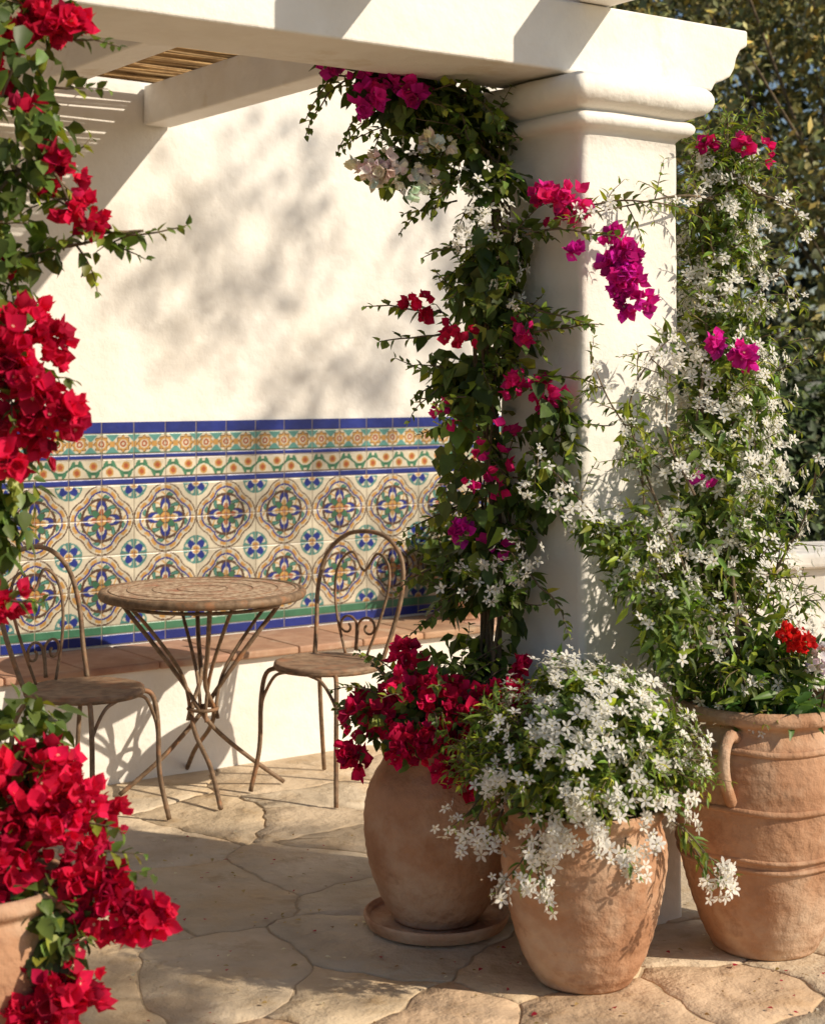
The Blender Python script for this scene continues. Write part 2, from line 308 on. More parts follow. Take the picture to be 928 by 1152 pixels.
# ---------------------------------------------------------------- furniture
mb=MB(); mb.lathe([(.001,.700),(.352,.700),(.366,.702),(.372,.712),(.372,.722),(.366,.731),(.350,.733),(.348,.730),(.001,.730)],mat=0,sides=72)
mb.lathe([(.346,.7305),(.30,.7315),(.001,.7315)],mat=1,sides=72)
for rr_ in(.335,.27,.18,.09):
    mb.tube([(rr_*math.cos(q),rr_*math.sin(q),.7315) for q in np.arange(60)*2*math.pi/60],.0022,5,0,closed=True)
for k in range(4):
    a0=math.radians(20+90*k)
    for e in(-.14,.14):
        def pl_(r,an,z): return (r*math.cos(an),r*math.sin(an),z)
        p=smooth([pl_(.29,a0+e,.70),pl_(.27,a0+e,.66),pl_(.17,a0+e*.9,.53),pl_(.075,a0+e*.8,.40),pl_(.04,a0+math.pi*.35,.30),pl_(.06,a0+math.pi*.8+e*.3,.22),pl_(.16,a0+math.pi+e*.35,.12),pl_(.30,a0+math.pi+e*.12,.012)],7)
        if e<0: mb.tube(p,.0085,8)
        else:
            p=smooth([pl_(.29,a0+e,.70),pl_(.20,a0+e,.60),pl_(.085,a0+.1,.44),pl_(.05,a0,.32),pl_(.055,a0,.26)],7); mb.tube(p,.007,8)
for z_,r_ in((.30,.052),(.68,.28)): mb.tube([(r_*math.cos(q),r_*math.sin(q),z_) for q in np.arange(40)*2*math.pi/40],.007,6,closed=True)
mb.build('bistro_table',[M_ir,M_tt],(-.755,5.93,.008))
def chair(loc,back):
    mb=MB(); S_=.455
    mb.lathe([(.001,S_-.004),(.175,S_-.004),(.190,S_-.012),(.197,S_-.004),(.195,S_+.006),(.186,S_+.009),(.175,S_+.006),(.001,S_+.002)],sides=48,mat=1)
    mb.tube([(.19*math.cos(q),.19*math.sin(q),S_-.008) for q in np.arange(44)*2*math.pi/44],.009,6,closed=True)
    hoop=smooth([(-.155,.115,S_),(-.175,.15,.56),(-.195,.185,.70),(-.175,.212,.82),(-.10,.228,.895),(0,.232,.915),(.10,.228,.895),(.175,.212,.82),(.195,.185,.70),(.175,.15,.56),(.155,.115,S_)],7); mb.tube(hoop,.0085,8)
    hin=smooth([(-.05,.165,S_+.01),(-.10,.18,.60),(-.125,.20,.72),(-.11,.215,.80),(-.055,.222,.835),(0,.216,.77),(.055,.222,.835),(.11,.215,.80),(.125,.20,.72),(.10,.18,.60),(.05,.165,S_+.01)],7); mb.tube(hin,.0055,7)
    for s_ in(-1,1):
        sp_=[]
        for q in np.linspace(0,2.3*math.pi,26):
            r=.045*(1-q/(2.9*math.pi)); sp_.append((s_*(.048-r*math.cos(q)),.176,.565+r*math.sin(q)))
        sp_=[(s_*.004,.166,.48),(s_*.002,.17,.53)]+sp_[1:]; mb.tube(smooth(sp_,2),.005,6)
        mb.tube(smooth([(s_*.14,.11,S_-.01),(s_*.165,.155,.36),(s_*.172,.175,.2),(s_*.19,.215,.004)],7),.0085,8)
        mb.tube(smooth([(s_*.125,-.12,S_-.01),(s_*.160,-.155,.425),(s_*.172,-.17,.33),(s_*.175,-.175,.16),(s_*.195,-.20,.004)],7),.0085,8)
        mb.tube(smooth([(s_*.05,-.175,S_-.012),(s_*.11,-.17,.42),(s_*.165,-.165,.34),(s_*.172,-.17,.28)],6),.006,6)
    return mb.build('bistro_chair',[M_ir,M_st2],loc,math.atan2(back[1],back[0])-math.pi/2)
chair((-.305,5.95,.012),(.58,.81)); chair((-1.085,5.45,.012),(-.88,.47))
# ---------------------------------------------------------------- plants
def leafproto(w,fold=.10,droop=.12,tip=1.0):
    v=np.array([(0,0,0),(0,.35,-.02),(0,.7,-.03-droop*.3),(0,tip,-droop),(-w,.28,fold),(-w*.78,.62,fold*.7-droop*.2),(w,.28,fold),(w*.78,.62,fold*.7-droop*.2)],float)
    f=np.array([(0,1,4),(1,2,5),(1,5,4),(2,3,5),(0,6,1),(1,6,7),(1,7,2),(2,7,3)]); return v,f
def rotz(v,a): c,s=math.cos(a),math.sin(a); return v@np.array([[c,s,0],[-s,c,0],[0,0,1]])
def rotx(v,a): c,s=math.cos(a),math.sin(a); return v@np.array([[1,0,0],[0,c,s],[0,-s,c]])
LB=leafproto(.36); LJ=leafproto(.15,.05,.2); LT=(np.array([(0,0,0),(-.22,.5,.04),(0,1,-.05),(.22,.5,.04)],float),np.array([(0,1,2),(0,2,3)]))
def comp(parts):
    V=[];F=[];o=0
    for v,f in parts: V.append(v);F.append(f+o);o+=len(v)
    return np.vstack(V),np.vstack(F)
_b=leafproto(.50,.13,-.12); BR=comp([(rotz(rotx(_b[0],.75),k*2.094),_b[1]) for k in range(3)])
_b=leafproto(.50,.10,-.20); BR2=comp([(rotz(rotx(_b[0],1.1),k*2.094+.4),_b[1]) for k in range(3)])
_p=(np.array([(0,0.02,0),(-.21,.45,.05),(-.17,.80,.02),(0,1,-.04),(.17,.80,.02),(.21,.45,.05)],float),np.array([(0,5,1),(1,5,4),(1,4,2),(2,4,3)]))
JF=comp([(rotz(rotx(_p[0],.22),k*1.2566),_p[1]) for k in range(5)])
def scatter(mb,proto,pos,yd,zd,sc,mat,cols,jit=0.12):
    pos=np.asarray(pos); n=len(pos)
    if n==0: return
    y=nrm(yd); x=np.cross(y,zd); bad=np.linalg.norm(x,axis=1)<1e-3; x[bad]=(1,0,0); x=nrm(x); z=np.cross(x,y)
    pv,pf=proto; k=len(pv); pvv=pv[None]*np.ones((n,1,1)); pvv=pvv*(1+rng.normal(0,jit,(n,1,3)))
    V=pos[:,None]+np.asarray(sc)[:,None,None]*(pvv[...,0:1]*x[:,None]+pvv[...,1:2]*y[:,None]+pvv[...,2:3]*z[:,None])
    F=(np.arange(n)*k)[:,None,None]+pf[None]
    mb.add(V.reshape(-1,3),F.reshape(-1,3),mat,np.repeat(cols,k,0))
def rdir(n): return nrm(rng.normal(size=(n,3)))
def gcol(n,base,var=.35,yel=.15):
    b=np.array(base)*np.exp(rng.normal(0,var,(n,1))); y=rng.random((n,1))<yel
    return np.where(y,b*np.array([2.2,1.7,1.1]),b)*(1+rng.normal(0,.06,(n,3)))
def inpillar(p,m=.02):
    q=p-PO; a=q@D;b=q@N; return (a>-m)&(a<PW+m)&(b>-m)&(b<PW+m)&(p[:,2]<2.3)
def inbeam(p,m=.01):
    q=p-PO; a=q@D;b=q@N; return (a<.66)&(b>.02-m)&(b<.33+m)&(p[:,2]>2.3)&(p[:,2]<2.5)
def ok(p): return ~(inpillar(p)|inbeam(p))&(p[:,2]>.02)
def leaves(mb,pos,out,size,base,proto,var=.35,yel=.12,down=.55,rnd=.6):
    k=ok(pos); pos=pos[k];out=out[k];n=len(pos)
    yd=out*.5+np.array([0,0,-down])+rdir(n)*rnd; zd=out*.8+np.array([0.2,0,.5])+rdir(n)*.5
    scatter(mb,proto,pos,yd,zd,size*rng.uniform(.6,1.25,n),0,gcol(n,base,var,yel))
def fill(path,rad,n,clump=6.,thr=-.12,shell=.45):
    path=np.asarray(path,float);rad=np.asarray(rad,float)
    if len(path)==1: path=np.vstack([path,path+1e-4]); rad=np.r_[rad,rad]
    t=np.arange(len(path)); tf=np.linspace(0,len(path)-1,400); rr=np.interp(tf,t,rad); w=rr**1.6; w/=w.sum()
    ts=rng.choice(tf,n*2,p=w)+rng.uniform(-.01,.01,n*2); ts=np.clip(ts,0,len(path)-1)
    c=np.stack([np.interp(ts,t,path[:,k]) for k in range(3)],-1); r=np.interp(ts,t,rad)
    o=rdir(n*2); p=c+o*(r*(rng.random(n*2)**shell))[:,None]
    keep=np.array([noise.noise(Vector(q)*clump)>thr for q in p]); p=p[keep][:n]; o=o[keep][:n]; return p,o
def twig(mb,st,d,L,size,base,proto,droop=.5,r=.0028,step=.022,stem=(1,1,1),flower=None,wig=.12):
    n=max(5,int(L/step)); p=[np.array(st,float)]; d=nrm(d); 
    for i in range(n):
        d=nrm(d+np.array([0,0,-droop*step*2.2])+rng.normal(0,wig,3)); p.append(p[-1]+d*step)
    p=np.array(p); k=ok(p); 
    if not k.all():
        c=np.argmin(k); 
        if c<4: return p[:1]
        p=p[:c]
    mb.tube(p,np.linspace(r,r*.4,len(p)),4,2,stem)
    q=np.repeat(p[1:],2,0); t=np.repeat(nrm(np.diff(p,axis=0)),2,0); o=nrm(np.cross(t,rdir(len(q))))
    nn=len(q); yd=o*.8+t*.6+np.array([0,0,-.2]); zd=np.array([0.15,0,1.])+rdir(nn)*.5
    tp=np.linspace(1,.45,nn)
    scatter(mb,proto,q,yd,zd,size*rng.uniform(.6,1.15,nn)*tp,0,gcol(nn,base,.25,.25)*(1+.5*(1-tp))[:,None])
    return p
def bract(mb,c,rad,n,col,size=.034,var=.22,leafn=0,up=.25):
    c=np.array(c,float); rad=np.broadcast_to(np.array(rad,float),(3,))
    ns=max(4,n//8); sub=rdir(ns)*rng.random((ns,1))**.45*.8; idx=rng.integers(0,ns,n)
    o=rdir(n); lp=sub[idx]+o*.42*(rng.random((n,1))**.5); p=c+lp*rad; k=~inpillar(p,.01); p=p[k];o=nrm(lp[k]+o[k]*.5); n=len(p)
    ax=nrm(o*.9+np.array([.15,-.15,up])+rdir(n)*.6)
    yd=np.cross(ax,rdir(n)); h=rng.random(n)<.5
    cols=np.array(col)*np.exp(rng.normal(0,var,(n,1)))*(1+rng.normal(0,.10,(n,3)))+np.array([0,.02,.02])*rng.random((n,1))**3*np.array(col)[0]; cols=np.clip(np.abs(cols),0,.85)
    for pr,kk in((BR,h),(BR2,~h)): scatter(mb,pr,p[kk],yd[kk],ax[kk],size*rng.uniform(.6,1.15,kk.sum()),1,cols[kk],.15)
    kk=rng.random(n)<.3; scatter(mb,JF,p[kk]+ax[kk]*size*.3,yd[kk],ax[kk],np.full(kk.sum(),size*.11),1,np.tile([[.75,.60,.40]],(kk.sum(),1)))
def jas(mb,pos,out,ncl=4,size=.0165,spread=.024):
    P_=[];A=[]
    for p,o in zip(pos,out):
        n=rng.integers(2,ncl+3); q=p+nrm(o)*.010+rng.normal(0,spread*.6,(n,3)); P_.append(q); A.append(nrm(nrm(o)+np.array([.35,-.2,.35])+rng.normal(0,.35,(n,3))))
    P_=np.vstack(P_);A=np.vstack(A);k=ok(P_);P_=P_[k];A=A[k];n=len(P_)
    col=np.array([.88,.86,.80])*rng.uniform(.93,1.0,(n,1))
    scatter(mb,JF,P_,np.cross(A,rdir(n)),A,size*rng.uniform(.75,1.25,n),3,col,.1)
    scatter(mb,JF,P_+A*size*.06,np.cross(A,rdir(n)),A,np.full(n,size*.16),3,np.tile([[.55,.45,.12]],(n,1)))
    m_=n//3; scatter(mb,LJ,P_[:m_]+rng.normal(0,.012,(m_,3)),A[:m_]+rdir(m_)*.4,rdir(m_),np.full(m_,size*.9),3,np.tile([[.75,.66,.52]],(m_,1)))
MT=[M_leaf,M_pet,M_bark,M_wp]
RED=(.62,.012,.062);MAG=(.66,.022,.33);PINK=(.70,.02,.19)
GB=(.095,.145,.030); GJ=(.115,.180,.034); GV=(.078,.124,.027)
# --- bougainvillea in the left pot
mb=MB(); B0=(-.905,3.38,.42)
stems=[[B0,(-.93,3.4,.9),(-.88,3.42,1.4),(-.90,3.42,1.9),(-.80,3.42,2.2),(-.70,3.42,2.34)],
[B0,(-.96,3.36,1.0),(-.92,3.36,1.5),(-.86,3.38,1.85),(-.76,3.4,1.93),(-.70,3.40,1.84)],
[B0,(-.95,3.4,1.1),(-.92,3.42,1.6),(-.82,3.43,1.74),(-.68,3.44,1.79),(-.56,3.46,1.80)],
[B0,(-.92,3.34,.9),(-.86,3.34,1.3),(-.80,3.33,1.52),(-.76,3.32,1.42)],
[B0,(-.84,3.36,.62),(-.76,3.34,.70),(-.66,3.32,.58),(-.59,3.30,.40)],
[B0,(-.80,3.30,.55),(-.74,3.26,.42),(-.72,3.24,.24)],[B0,(-.86,3.35,.7),(-.86,3.36,1.0),(-.82,3.36,1.05)]]
for s_ in stems:
    p=smooth(s_,10); p=p+np.array([noise.noise_vector(Vector(q)*6)*.02 for q in p]); mb.tube(p,np.linspace(.008,.0025,len(p)),6,2)
    for q in p[14::3]:
        twig(mb,q,rdir(1)[0]*.8+np.array([.1,0,.25]),rng.uniform(.05,.13),.046,GB,LB,.8)
twig(mb,(-.60,3.45,1.80),(1,0,.1),.15,.045,GB,LB,.4); twig(mb,(-.72,3.4,2.2),(1,0,.1),.14,.045,GB,LB,.4); twig(mb,(-.74,3.4,2.1),(1,0,-.1),.10,.045,GB,LB,.4)
for c,r,n in[((-.75,3.42,2.24),(.10,.08,.06),70),((-.84,3.42,2.15),(.05,.07,.10),30),((-.79,3.42,2.05),(.035,.04,.04),9),((-.735,3.40,1.92),(.05,.05,.045),26),((-.675,3.40,1.84),(.045,.05,.04),28),((-.83,3.4,1.76),(.06,.05,.04),9),
    ((-.78,3.33,1.54),(.11,.09,.11),135),((-.73,3.31,1.44),(.09,.07,.10),90),((-.82,3.34,1.36),(.06,.07,.07),44),((-.83,3.36,1.04),(.05,.05,.04),22),
    ((-.78,3.33,.66),(.12,.13,.12),190),((-.69,3.31,.58),(.10,.09,.12),130),((-.59,3.29,.43),(.11,.06,.055),105),((-.72,3.24,.30),(.10,.07,.10),130),((-.64,3.30,.48),(.06,.05,.06),50),((-.82,3.25,.52),(.06,.06,.05),30),((-.74,3.2,.22),(.07,.06,.06),50)]:
    bract(mb,c,r,n,RED,.037,.3)
p,o=fill([(-.93,3.4,.5),(-.86,3.40,.70),(-.80,3.40,.78)],[.08,.12,.08],330); leaves(mb,p,o,.048,GB,LB)
p,o=fill([(-.86,3.38,1.75),(-.88,3.4,1.55),(-.86,3.42,1.3),(-.87,3.4,1.15)],[.07,.12,.10,.07],420); leaves(mb,p,o,.046,GB,LB)
p,o=fill([(-.82,3.4,2.3),(-.80,3.4,2.05),(-.86,3.4,1.8),(-.72,3.42,1.79)],[.14,.10,.08,.05],440); leaves(mb,p,o,.046,GB,LB)
p,o=fill([(-.76,3.31,.48),(-.70,3.27,.36)],[.09,.06],150); leaves(mb,p,o,.046,GB,LB)
mb.build('bougainvillea_plant',MT)
# --- climbing vine on pillar and beam
mb=MB(); VP=[(.20,4.50,.10),(.20,4.55,.72),(.225,4.58,1.06),(.20,4.58,1.36),(.19,4.56,1.61),(.25,4.50,1.86),(.19,4.58,2.10),(.10,4.56,2.28),(-.06,4.50,2.33),(-.22,4.42,2.35)]
for k in range(8):
    p=smooth(np.array(VP)+rng.normal(0,.03,(len(VP),3))*np.r_[.3,np.ones(len(VP)-1)][:,None],10)
    p=p[ok(p)|(p[:,2]<.2)]; mb.tube(p,np.linspace(.009 if k<3 else .005,.003,len(p)),6,2)
pa=[(.20,4.56,.62),(.20,4.55,.85),(.225,4.53,1.06),(.19,4.53,1.36),(.18,4.53,1.61),(.24,4.48,1.86),(.19,4.55,2.10),(.10,4.55,2.24),(-.05,4.50,2.30),(-.20,4.45,2.33)]
ra=[.05,.12,.16,.13,.14,.11,.12,.12,.08,.05]
p,o=fill(pa,ra,2050,6.5,.0); leaves(mb,p,o,.058,GV,LB,.45,.24,.75)
p,o=fill([(.34,4.38,1.15),(.38,4.30,1.35),(.34,4.34,1.50)],[.09,.07,.04],170,6,-.1); leaves(mb,p,o,.050,GV,LB,.38,.2,.7)
for s_,n,r0 in((pa[1:9],125,.1),):
    for k in range(n):
        i=rng.uniform(0,len(s_)-1.01); a_=int(i); c=np.array(s_[a_])*(1-i+a_)+np.array(s_[a_+1])*(i-a_); d=rdir(1)[0]; d[1]-=.3; d[0]-=.1
        twig(mb,c+nrm(d)*.09,d+np.array([0,0,.3]),rng.uniform(.08,.24),.046,GB,LB,1.0)
for st_,d,L_ in(((.08,4.5,1.68),(-1,-.2,.1),.22),((.08,4.5,1.62),(-1,-.2,-.2),.18),((.12,4.5,2.2),(-1,-.1,-.4),.34),((.02,4.5,2.3),(-.8,-.2,-.7),.25),((-.1,4.45,2.35),(-1,0,-.4),.3),((-.18,4.43,2.36),(-.8,0,-.8),.2),((-.05,4.45,2.28),(-1,0,-.3),.25),
    ((.30,4.36,1.88),(1,-.7,.15),.30),((.36,4.33,1.95),(1,-.4,.1),.45),((.30,4.34,1.7),(.8,-.6,-.6),.25),((.12,4.5,.9),(-.7,-.3,-.6),.18),((.1,4.5,1.0),(-1,-.3,-.2),.18),((.3,4.36,1.3),(1,-.7,.4),.3),((.28,4.36,1.0),(.8,-.7,-.5),.3),((.20,4.5,2.2),(.3,-.5,-.1),.2),((.33,4.34,1.5),(.9,-.6,.1),.2),((.32,4.34,1.62),(.8,-.6,.3),.2)):
    twig(mb,st_,d,L_,.05,GB,LB,.7,.0035)
for c,r,n,co in[((-.21,4.38,2.34),(.08,.04,.05),40,MAG),((-.10,4.40,2.28),(.07,.05,.05),34,MAG),((-.01,4.42,2.28),(.06,.05,.05),30,MAG),((-.15,4.40,2.22),(.04,.03,.03),12,MAG),
    ((.36,4.32,1.94),(.065,.05,.06),44,PINK),((.43,4.28,1.98),(.03,.03,.04),14,PINK),((.42,4.28,1.82),(.02,.03,.03),7,MAG),((.54,4.24,1.77),(.075,.04,.075),110,MAG),((.575,4.25,1.71),(.05,.04,.05),34,MAG),((.51,4.24,1.86),(.04,.04,.04),18,MAG),
    ((.03,4.45,1.70),(.06,.04,.05),15,RED),((.33,4.34,1.47),(.09,.05,.07),28,PINK),((.08,4.4,1.40),(.05,.05,.05),9,PINK),((.13,4.38,1.07),(.06,.04,.04),18,MAG),((.20,4.4,1.3),(.10,.05,.18),20,PINK),((.16,4.4,1.62),(.09,.05,.08),12,RED),((.22,4.4,1.05),(.05,.04,.04),10,MAG),((.30,4.36,1.62),(.05,.04,.05),9,PINK)]:
    bract(mb,c,r,n,co,.033,.25)
for c,r,n in[((-.09,4.40,2.05),(.09,.05,.05),60),((.0,4.40,2.03),(.07,.05,.05),40),((.06,4.40,2.12),(.05,.05,.05),24)]: bract(mb,c,r,n,(.82,.81,.70),.028,.05)
p,o=fill([(-.12,4.48,2.06),(.08,4.48,2.1)],[.07,.09],120); leaves(mb,p,o,.05,GB,LB)
p,o=fill([(.12,4.38,.95),(.33,4.26,1.05)],[.07,.06],20); jas(mb,p,o,2)
p,o=fill([(.10,4.44,2.1),(.28,4.36,1.75)],[.12,.08],26); jas(mb,p,o,2)
mb.build('climbing_bougainvillea_vine',MT)
# --- jasmine climber from the urn
mb=MB()
ja=[(.91,4.33,.62),(.86,4.33,.80),(.81,4.38,1.00),(.81,4.46,1.28),(.87,4.60,1.56),(.865,4.66,1.84),(.88,4.68,2.06),(.89,4.68,2.17)]
jr=[.18,.20,.22,.20,.15,.11,.09,.05]
for k in range(9):
    p=smooth(np.array([(.91,4.33,.58)]+ja[1:])+rng.normal(0,.04,(len(ja),3))*np.r_[.5,np.ones(len(ja)-1)][:,None],8); p=p[~inpillar(p,.0)]; mb.tube(p,np.linspace(.007,.002,len(p)),5,2)
p,o=fill(ja,jr,4400,6.5,-.05,.5); leaves(mb,p,o,.052,GJ,LJ,.42,.28,.25,.8)
for k in range(230):
    i=rng.uniform(0,len(ja)-1.01); a_=int(i); c=np.array(ja[a_])*(1-i+a_)+np.array(ja[a_+1])*(i-a_); d=rdir(1)[0]; d[1]-=.15
    r=jr[a_]; twig(mb,c+nrm(d)*r*.75,d+np.array([0,0,.5]),rng.uniform(.07,.2),.044,(.13,.19,.035),LJ,1.2,.002)
arms=[[(.72,4.22,.80),(.62,4.18,.94),(.52,4.18,1.08),(.40,4.20,1.22),(.30,4.24,1.32)],[(.70,4.2,1.0),(.60,4.22,1.25),(.56,4.25,1.42),(.62,4.28,1.55),(.70,4.34,1.62)],[(.84,4.6,2.0),(.72,4.42,1.99),(.56,4.30,1.95),(.44,4.24,1.92)],[(.95,4.3,1.0),(1.03,4.3,1.15),(1.06,4.3,1.30)],
 [(.86,4.6,2.1),(.95,4.58,2.02),(1.04,4.56,1.98),(1.09,4.54,1.90)],[(.92,4.5,1.7),(1.0,4.5,1.78),(1.05,4.48,1.70)],[(.72,4.2,1.2),(.66,4.24,1.34),(.66,4.27,1.50)],[(.66,4.2,.95),(.60,4.2,1.1),(.58,4.22,1.3),(.50,4.22,1.45),(.46,4.24,1.55)]]
for a_ in arms:
    s_=smooth(a_,8); mb.tube(s_,np.linspace(.004,.0015,len(s_)),5,2)
    for q in s_[::2]:
        if rng.random()<.8: twig(mb,q,rdir(1)[0]+np.array([0,-.2,.2]),rng.uniform(.05,.12),.042,(.13,.19,.035),LJ,1,.0018)
    q=s_[4::5]; jas(mb,q,np.tile([[0,-1,.3]],(len(q),1)),2)
p,o=fill(arms[0],[.13,.10,.08,.06,.04],720,7,-.1); leaves(mb,p,o,.048,GJ,LJ,.4,.28,.2,.8)
p,o=fill(arms[1],[.10,.05,.035,.03,.02],200,7,-.1); leaves(mb,p,o,.046,GJ,LJ,.4,.28,.2,.8)
p,o=fill(ja,np.array(jr)*1.05,330,9,-.03,.12); jas(mb,p,o,4,.0175)
p,o=fill(ja[2:],np.array(jr[2:])*1.12,250,9,-.08,.12); jas(mb,p,o,4,.0175)
p,o=fill(arms[0],[.15,.12,.10,.08,.05],44,9,-.2,.2); jas(mb,p,o,3)
p,o=fill([(.90,4.30,.66),(1.03,4.25,.70)],[.17,.11],800,6,-.2,.5); leaves(mb,p,o,.065,(.08,.16,.03),LJ,.4,.2,-.1,.8)
for c,n,co in(((.82,4.60,2.14),10,PINK),((.92,4.58,2.15),13,PINK),((.98,4.58,2.13),6,PINK),((.81,4.36,1.61),12,MAG),((.88,4.34,1.55),26,MAG),((.75,4.25,1.22),5,MAG)): bract(mb,c,(.04,.03,.04),n,co,.032)
mb.build('climbing_jasmine',MT)
# --- geraniums in the urn
mb=MB()
for c,n,co in(((.975,4.16,.84),70,(.75,.025,.02)),((1.04,4.14,.80),50,(.85,.83,.76)),((1.01,4.16,.77),16,(.85,.83,.76))):
    bract(mb,c,(.05,.045,.032),n,co,.020,.15); mb.tube(smooth([(c[0],c[1]+.08,.62),(c[0]+.01,c[1]+.04,.72),(c[0],c[1],c[2]-.02)],5),.003,5,2)
mb.build('geranium',MT)
# --- jasmine in centre pot
mb=MB()
p,o=fill([(.33,4.06,.55),(.41,4.04,.59),(.50,4.06,.55)],[.21,.23,.20],4200,6,-.12,.45); leaves(mb,p,o,.055,GJ,LJ,.42,.28,.15,.9)
for k in range(260):
    d=rdir(1)[0]; d[2]=abs(d[2])*.9-.10; twig(mb,np.array([.42,4.05,.53])+nrm(d)*[.21,.20,.13],d+np.array([0,0,.25]),rng.uniform(.08,.17),.048,(.14,.205,.036),LJ,1.8,.002)
for st_,d,L_ in(((.22,4.0,.45),(-.4,-.3,-.6),.12),((.30,3.92,.42),(-.1,-.4,-.8),.18),((.62,3.95,.44),(.6,-.3,-.7),.2),((.64,3.96,.42),(.7,-.1,-.6),.18),((.18,4.0,.5),(-.5,-.2,-.7),.16),((.30,3.86,.40),(0,-.1,-.8),.12),((.5,3.86,.42),(.1,-.1,-.8),.1)):
    for e in range(2):
        t_=twig(mb,st_,np.array(d)+rng.normal(0,.2,3),L_,.044,GJ,LJ,1.0); jas(mb,t_[-2:],nrm(np.tile([[0,-.8,-.1]],(len(t_[-2:]),1))+rng.normal(0,.3,(len(t_[-2:]),3))),3)
p,o=fill([(.32,4.03,.54),(.41,4.01,.57),(.50,4.03,.54)],[.25,.26,.24],225,10,-.02,.12); jas(mb,p,o,5,.0175,.022)
k=np.array([(.45,3.80,.50),(.50,3.79,.53),(.38,3.80,.57),(.57,3.82,.47),(.46,3.78,.42),(.40,3.79,.62),(.56,3.82,.58),(.30,3.82,.53)]); 
for q in k: jas(mb,q+rng.normal(0,.03,(3,3)),np.tile([[0,-1,.3]],(3,1)),4,.0175,.022)
mb.build('potted_jasmine',MT)
# --- red bougainvillea in back pot
mb=MB()
p,o=fill([(-.06,4.43,.57),(.05,4.43,.62),(.18,4.45,.60)],[.14,.16,.13],850,6,-.15); leaves(mb,p,o,.042,GB,LB)
for c,r,n in[((-.10,4.38,.58),(.11,.10,.08),95),((.03,4.34,.66),(.12,.09,.09),100),((.14,4.34,.60),(.12,.09,.09),100),((.03,4.30,.54),(.14,.08,.07),100),((.22,4.30,.67),(.09,.06,.07),50),((-.15,4.36,.50),(.06,.05,.05),34),((.0,4.42,.75),(.07,.05,.04),26),((.12,4.28,.46),(.08,.04,.06),44),((.27,4.38,.74),(.04,.04,.04),14)]: bract(mb,c,r,n,(.60,.012,.085),.032,.3)
for k in range(40):
    d=rdir(1)[0]; d[2]=abs(d[2])*.6; twig(mb,np.array([.05,4.40,.62])+nrm(d)*[.15,.11,.08],d,rng.uniform(.08,.18),.04,GB,LB,1.5)
mb.build('potted_bougainvillea',MT)
# --- plant on bench
mb=MB(); c=bp_+np.array([0,0,.72]); p,o=fill([c+[-.05,0,0],c+[.05,0,.03]],[.15,.15],420,6,-.2); leaves(mb,p,o,.075,GV,LB)
p,o=fill([c+[0,-.08,-.05]],[.13],8); jas(mb,p,o,4,.022); mb.build('potted_houseplant',MT)
# --- fallen petals and leaves
mb=MB()
n=420; p=np.c_[rng.uniform(-.9,1.4,n),rng.uniform(3.5,5.4,n),np.full(n,.017)]; cc=np.array([(.45,.32,.14),(.25,.14,.05),(.40,.02,.05),(.30,.22,.07),(.7,.66,.55)])[rng.integers(0,5,n)]
scatter(mb,LB,p,rdir(n)*[1,1,.1],np.tile([[0,0,1.]],(n,1))+rdir(n)*.3,rng.uniform(.005,.018,n),0,cc); mb.build('fallen_petals',MT)
# ---------------------------------------------------------------- trees
def tree(name,base,h,crowns,nl,size,col,seed,trunk=.12,thr=-.05,clump=1.6,yel=.2,nb=4,limb=.3):
    mb=MB(); b=np.array(base,float)
    tops=[np.array(c) for c,_ in crowns]; cen=np.mean(tops,0); fork=b+(cen-b)*[.5,.5,.42]
    p=smooth([b,b+(fork-b)*.5+rng.normal(0,.07,3),fork],6); mb.tube(p,np.linspace(trunk,trunk*.7,len(p)),10,1)
    for c,r in crowns:
        c=np.array(c); 
        for k in range(nb):
            e=c+rdir(1)[0]*r*.7; p=smooth([fork,(fork+e)/2+rng.normal(0,.12,3),e],6); mb.tube(p,np.linspace(trunk*limb,.006,len(p)),6,1)
        w=int(nl*np.mean(r)**2/sum(np.mean(q)**2 for _,q in crowns))
        o=rdir(w*2); q=c+o*np.array(r)*(rng.random((w*2,1))**.42)
        nv=np.array([noise.noise(Vector(x)*clump+Vector((seed,0,0)))+.5*noise.noise(Vector(x)*clump*3) for x in q]); keep=nv>thr; nv=nv[keep][:w]; q=q[keep][:w];o=o[keep][:w];m_=len(q)
        scatter(mb,LT,q,rdir(m_)+[0,0,-.3],o+rdir(m_)*.7+[.2,-.1,.4],size*rng.uniform(.6,1.3,m_),0,gcol(m_,col,.45,yel)*(1+1.1*np.clip(nv,-.3,.5))[:,None])  # clump highlights and the darker tone between are painted into the leaf colour
    return mb.build(name,[M_tree,M_bark])
OL=(.150,.150,.060); DK=(.045,.070,.022)
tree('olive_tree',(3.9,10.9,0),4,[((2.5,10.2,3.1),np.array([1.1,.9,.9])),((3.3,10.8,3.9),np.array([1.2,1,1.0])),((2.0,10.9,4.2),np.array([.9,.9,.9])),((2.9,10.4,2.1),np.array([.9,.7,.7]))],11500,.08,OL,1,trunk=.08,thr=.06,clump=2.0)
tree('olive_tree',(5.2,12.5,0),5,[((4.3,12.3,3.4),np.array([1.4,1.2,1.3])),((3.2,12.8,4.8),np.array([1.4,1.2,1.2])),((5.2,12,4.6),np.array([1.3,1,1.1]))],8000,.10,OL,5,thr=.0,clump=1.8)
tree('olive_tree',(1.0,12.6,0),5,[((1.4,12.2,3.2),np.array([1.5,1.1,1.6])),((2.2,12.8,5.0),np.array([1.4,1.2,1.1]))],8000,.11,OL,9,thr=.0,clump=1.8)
mb=MB()
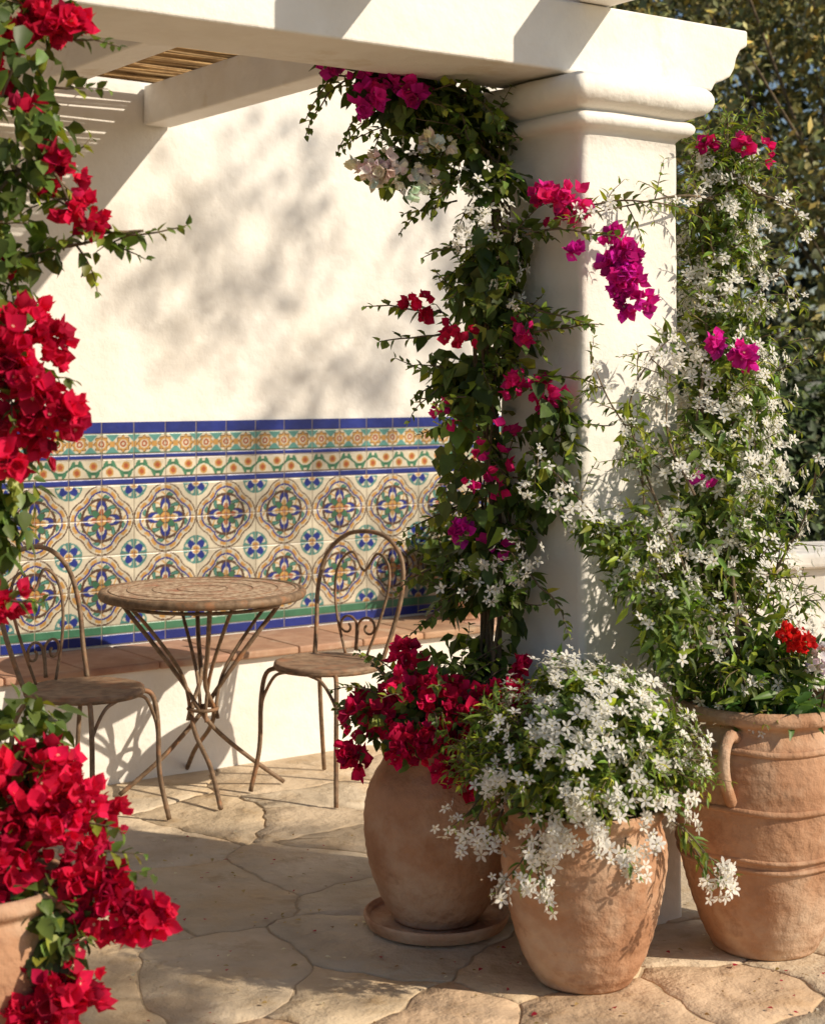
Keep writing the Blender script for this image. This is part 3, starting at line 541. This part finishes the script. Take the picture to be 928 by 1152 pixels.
for c,r,n in(((1.9,9.6,.8),(1.0,.7,.95),6000),((3.3,9.6,.85),(.9,.6,1.05),5000),((4.4,9.9,.9),(1.0,.7,1.1),4000),((.6,10,.8),(1,.7,1),3000)):
    o=rdir(n); q=np.array(c)+o*np.array(r)*(rng.random((n,1))**.3); scatter(mb,LT,q,rdir(n),o+rdir(n)*.6+[0,0,.4],.085*rng.uniform(.6,1.3,n),0,gcol(n,DK,.4,.08))
mb.build('hedge',[M_tree])
mb=MB(); n=42000
p=np.c_[rng.uniform(-6,11,n),rng.uniform(14.5,17,n),rng.uniform(0,8.5,n)]
hh=np.array([7.2+1.2*noise.noise(Vector((x*.5,0,0)))+.6*noise.noise(Vector((x*2,0,0))) for x in p[:,0]]); kk=p[:,2]<hh; p=p[kk]; n=len(p)
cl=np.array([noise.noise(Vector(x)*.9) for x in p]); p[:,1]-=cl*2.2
scatter(mb,LT,p,rdir(n),rdir(n)+[.2,-.8,.5],.22*rng.uniform(.6,1.3,n),0,gcol(n,(.060,.072,.028),.45,.2)*(1+1.1*cl)[:,None]); mb.build('background_trees',[M_tree])  # leaf colour carries painted depth: forward clumps highlighted, hollows shaded
# trees standing right of the patio, give the dappled shade
def along(p,t): return np.array(p)+SUN*t
c1=along((-.75,6.75,2.1),7.2); c2=along((.05,7.35,1.75),6.9); c3=along((-.45,7.0,1.35),7.1); c4=along((.2,7.5,2.4),7.0)
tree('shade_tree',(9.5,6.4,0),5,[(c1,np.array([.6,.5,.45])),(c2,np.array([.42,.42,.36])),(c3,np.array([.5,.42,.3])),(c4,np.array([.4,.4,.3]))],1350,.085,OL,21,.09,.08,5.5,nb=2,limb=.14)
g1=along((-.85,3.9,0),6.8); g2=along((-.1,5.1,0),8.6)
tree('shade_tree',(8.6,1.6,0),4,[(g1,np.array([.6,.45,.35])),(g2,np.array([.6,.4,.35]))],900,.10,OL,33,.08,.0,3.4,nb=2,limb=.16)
# ---------------------------------------------------------------- light
w=bpy.data.worlds.new('World'); bpy.context.scene.world=w; w.use_nodes=True; nt=w.node_tree; bg=nt.nodes['Background']
sk=nt.nodes.new('ShaderNodeTexSky'); sk.sky_type='NISHITA'; sk.sun_disc=False; sk.sun_elevation=math.asin(SUN[2]); sk.sun_rotation=math.atan2(SUN[0],SUN[1])
nt.links.new(sk.outputs[0],bg.inputs[0]); bg.inputs[1].default_value=.095
ld=bpy.data.lights.new('sun','SUN'); ld.energy=5; ld.angle=math.radians(.7); ld.color=(1,.88,.71)
lo=bpy.data.objects.new('sun',ld); bpy.context.collection.objects.link(lo); lo.rotation_euler=Vector(SUN).to_track_quat('Z','Y').to_euler()
cd=bpy.data.cameras.new('camera'); cam=bpy.data.objects.new('camera',cd); bpy.context.collection.objects.link(cam)
cam.location=(0,0,1.5); cam.rotation_euler=(math.pi/2,0,0); cd.sensor_fit='VERTICAL'; cd.sensor_height=36; cd.sensor_width=36; cd.lens=57.8; cd.shift_y=-.131; cd.clip_end=500
cd.dof.use_dof=True; cd.dof.focus_distance=4.7; cd.dof.aperture_fstop=4.5
sc=bpy.context.scene; sc.camera=cam; sc.view_settings.view_transform='Standard'; sc.view_settings.look='None'; sc.view_settings.exposure=0
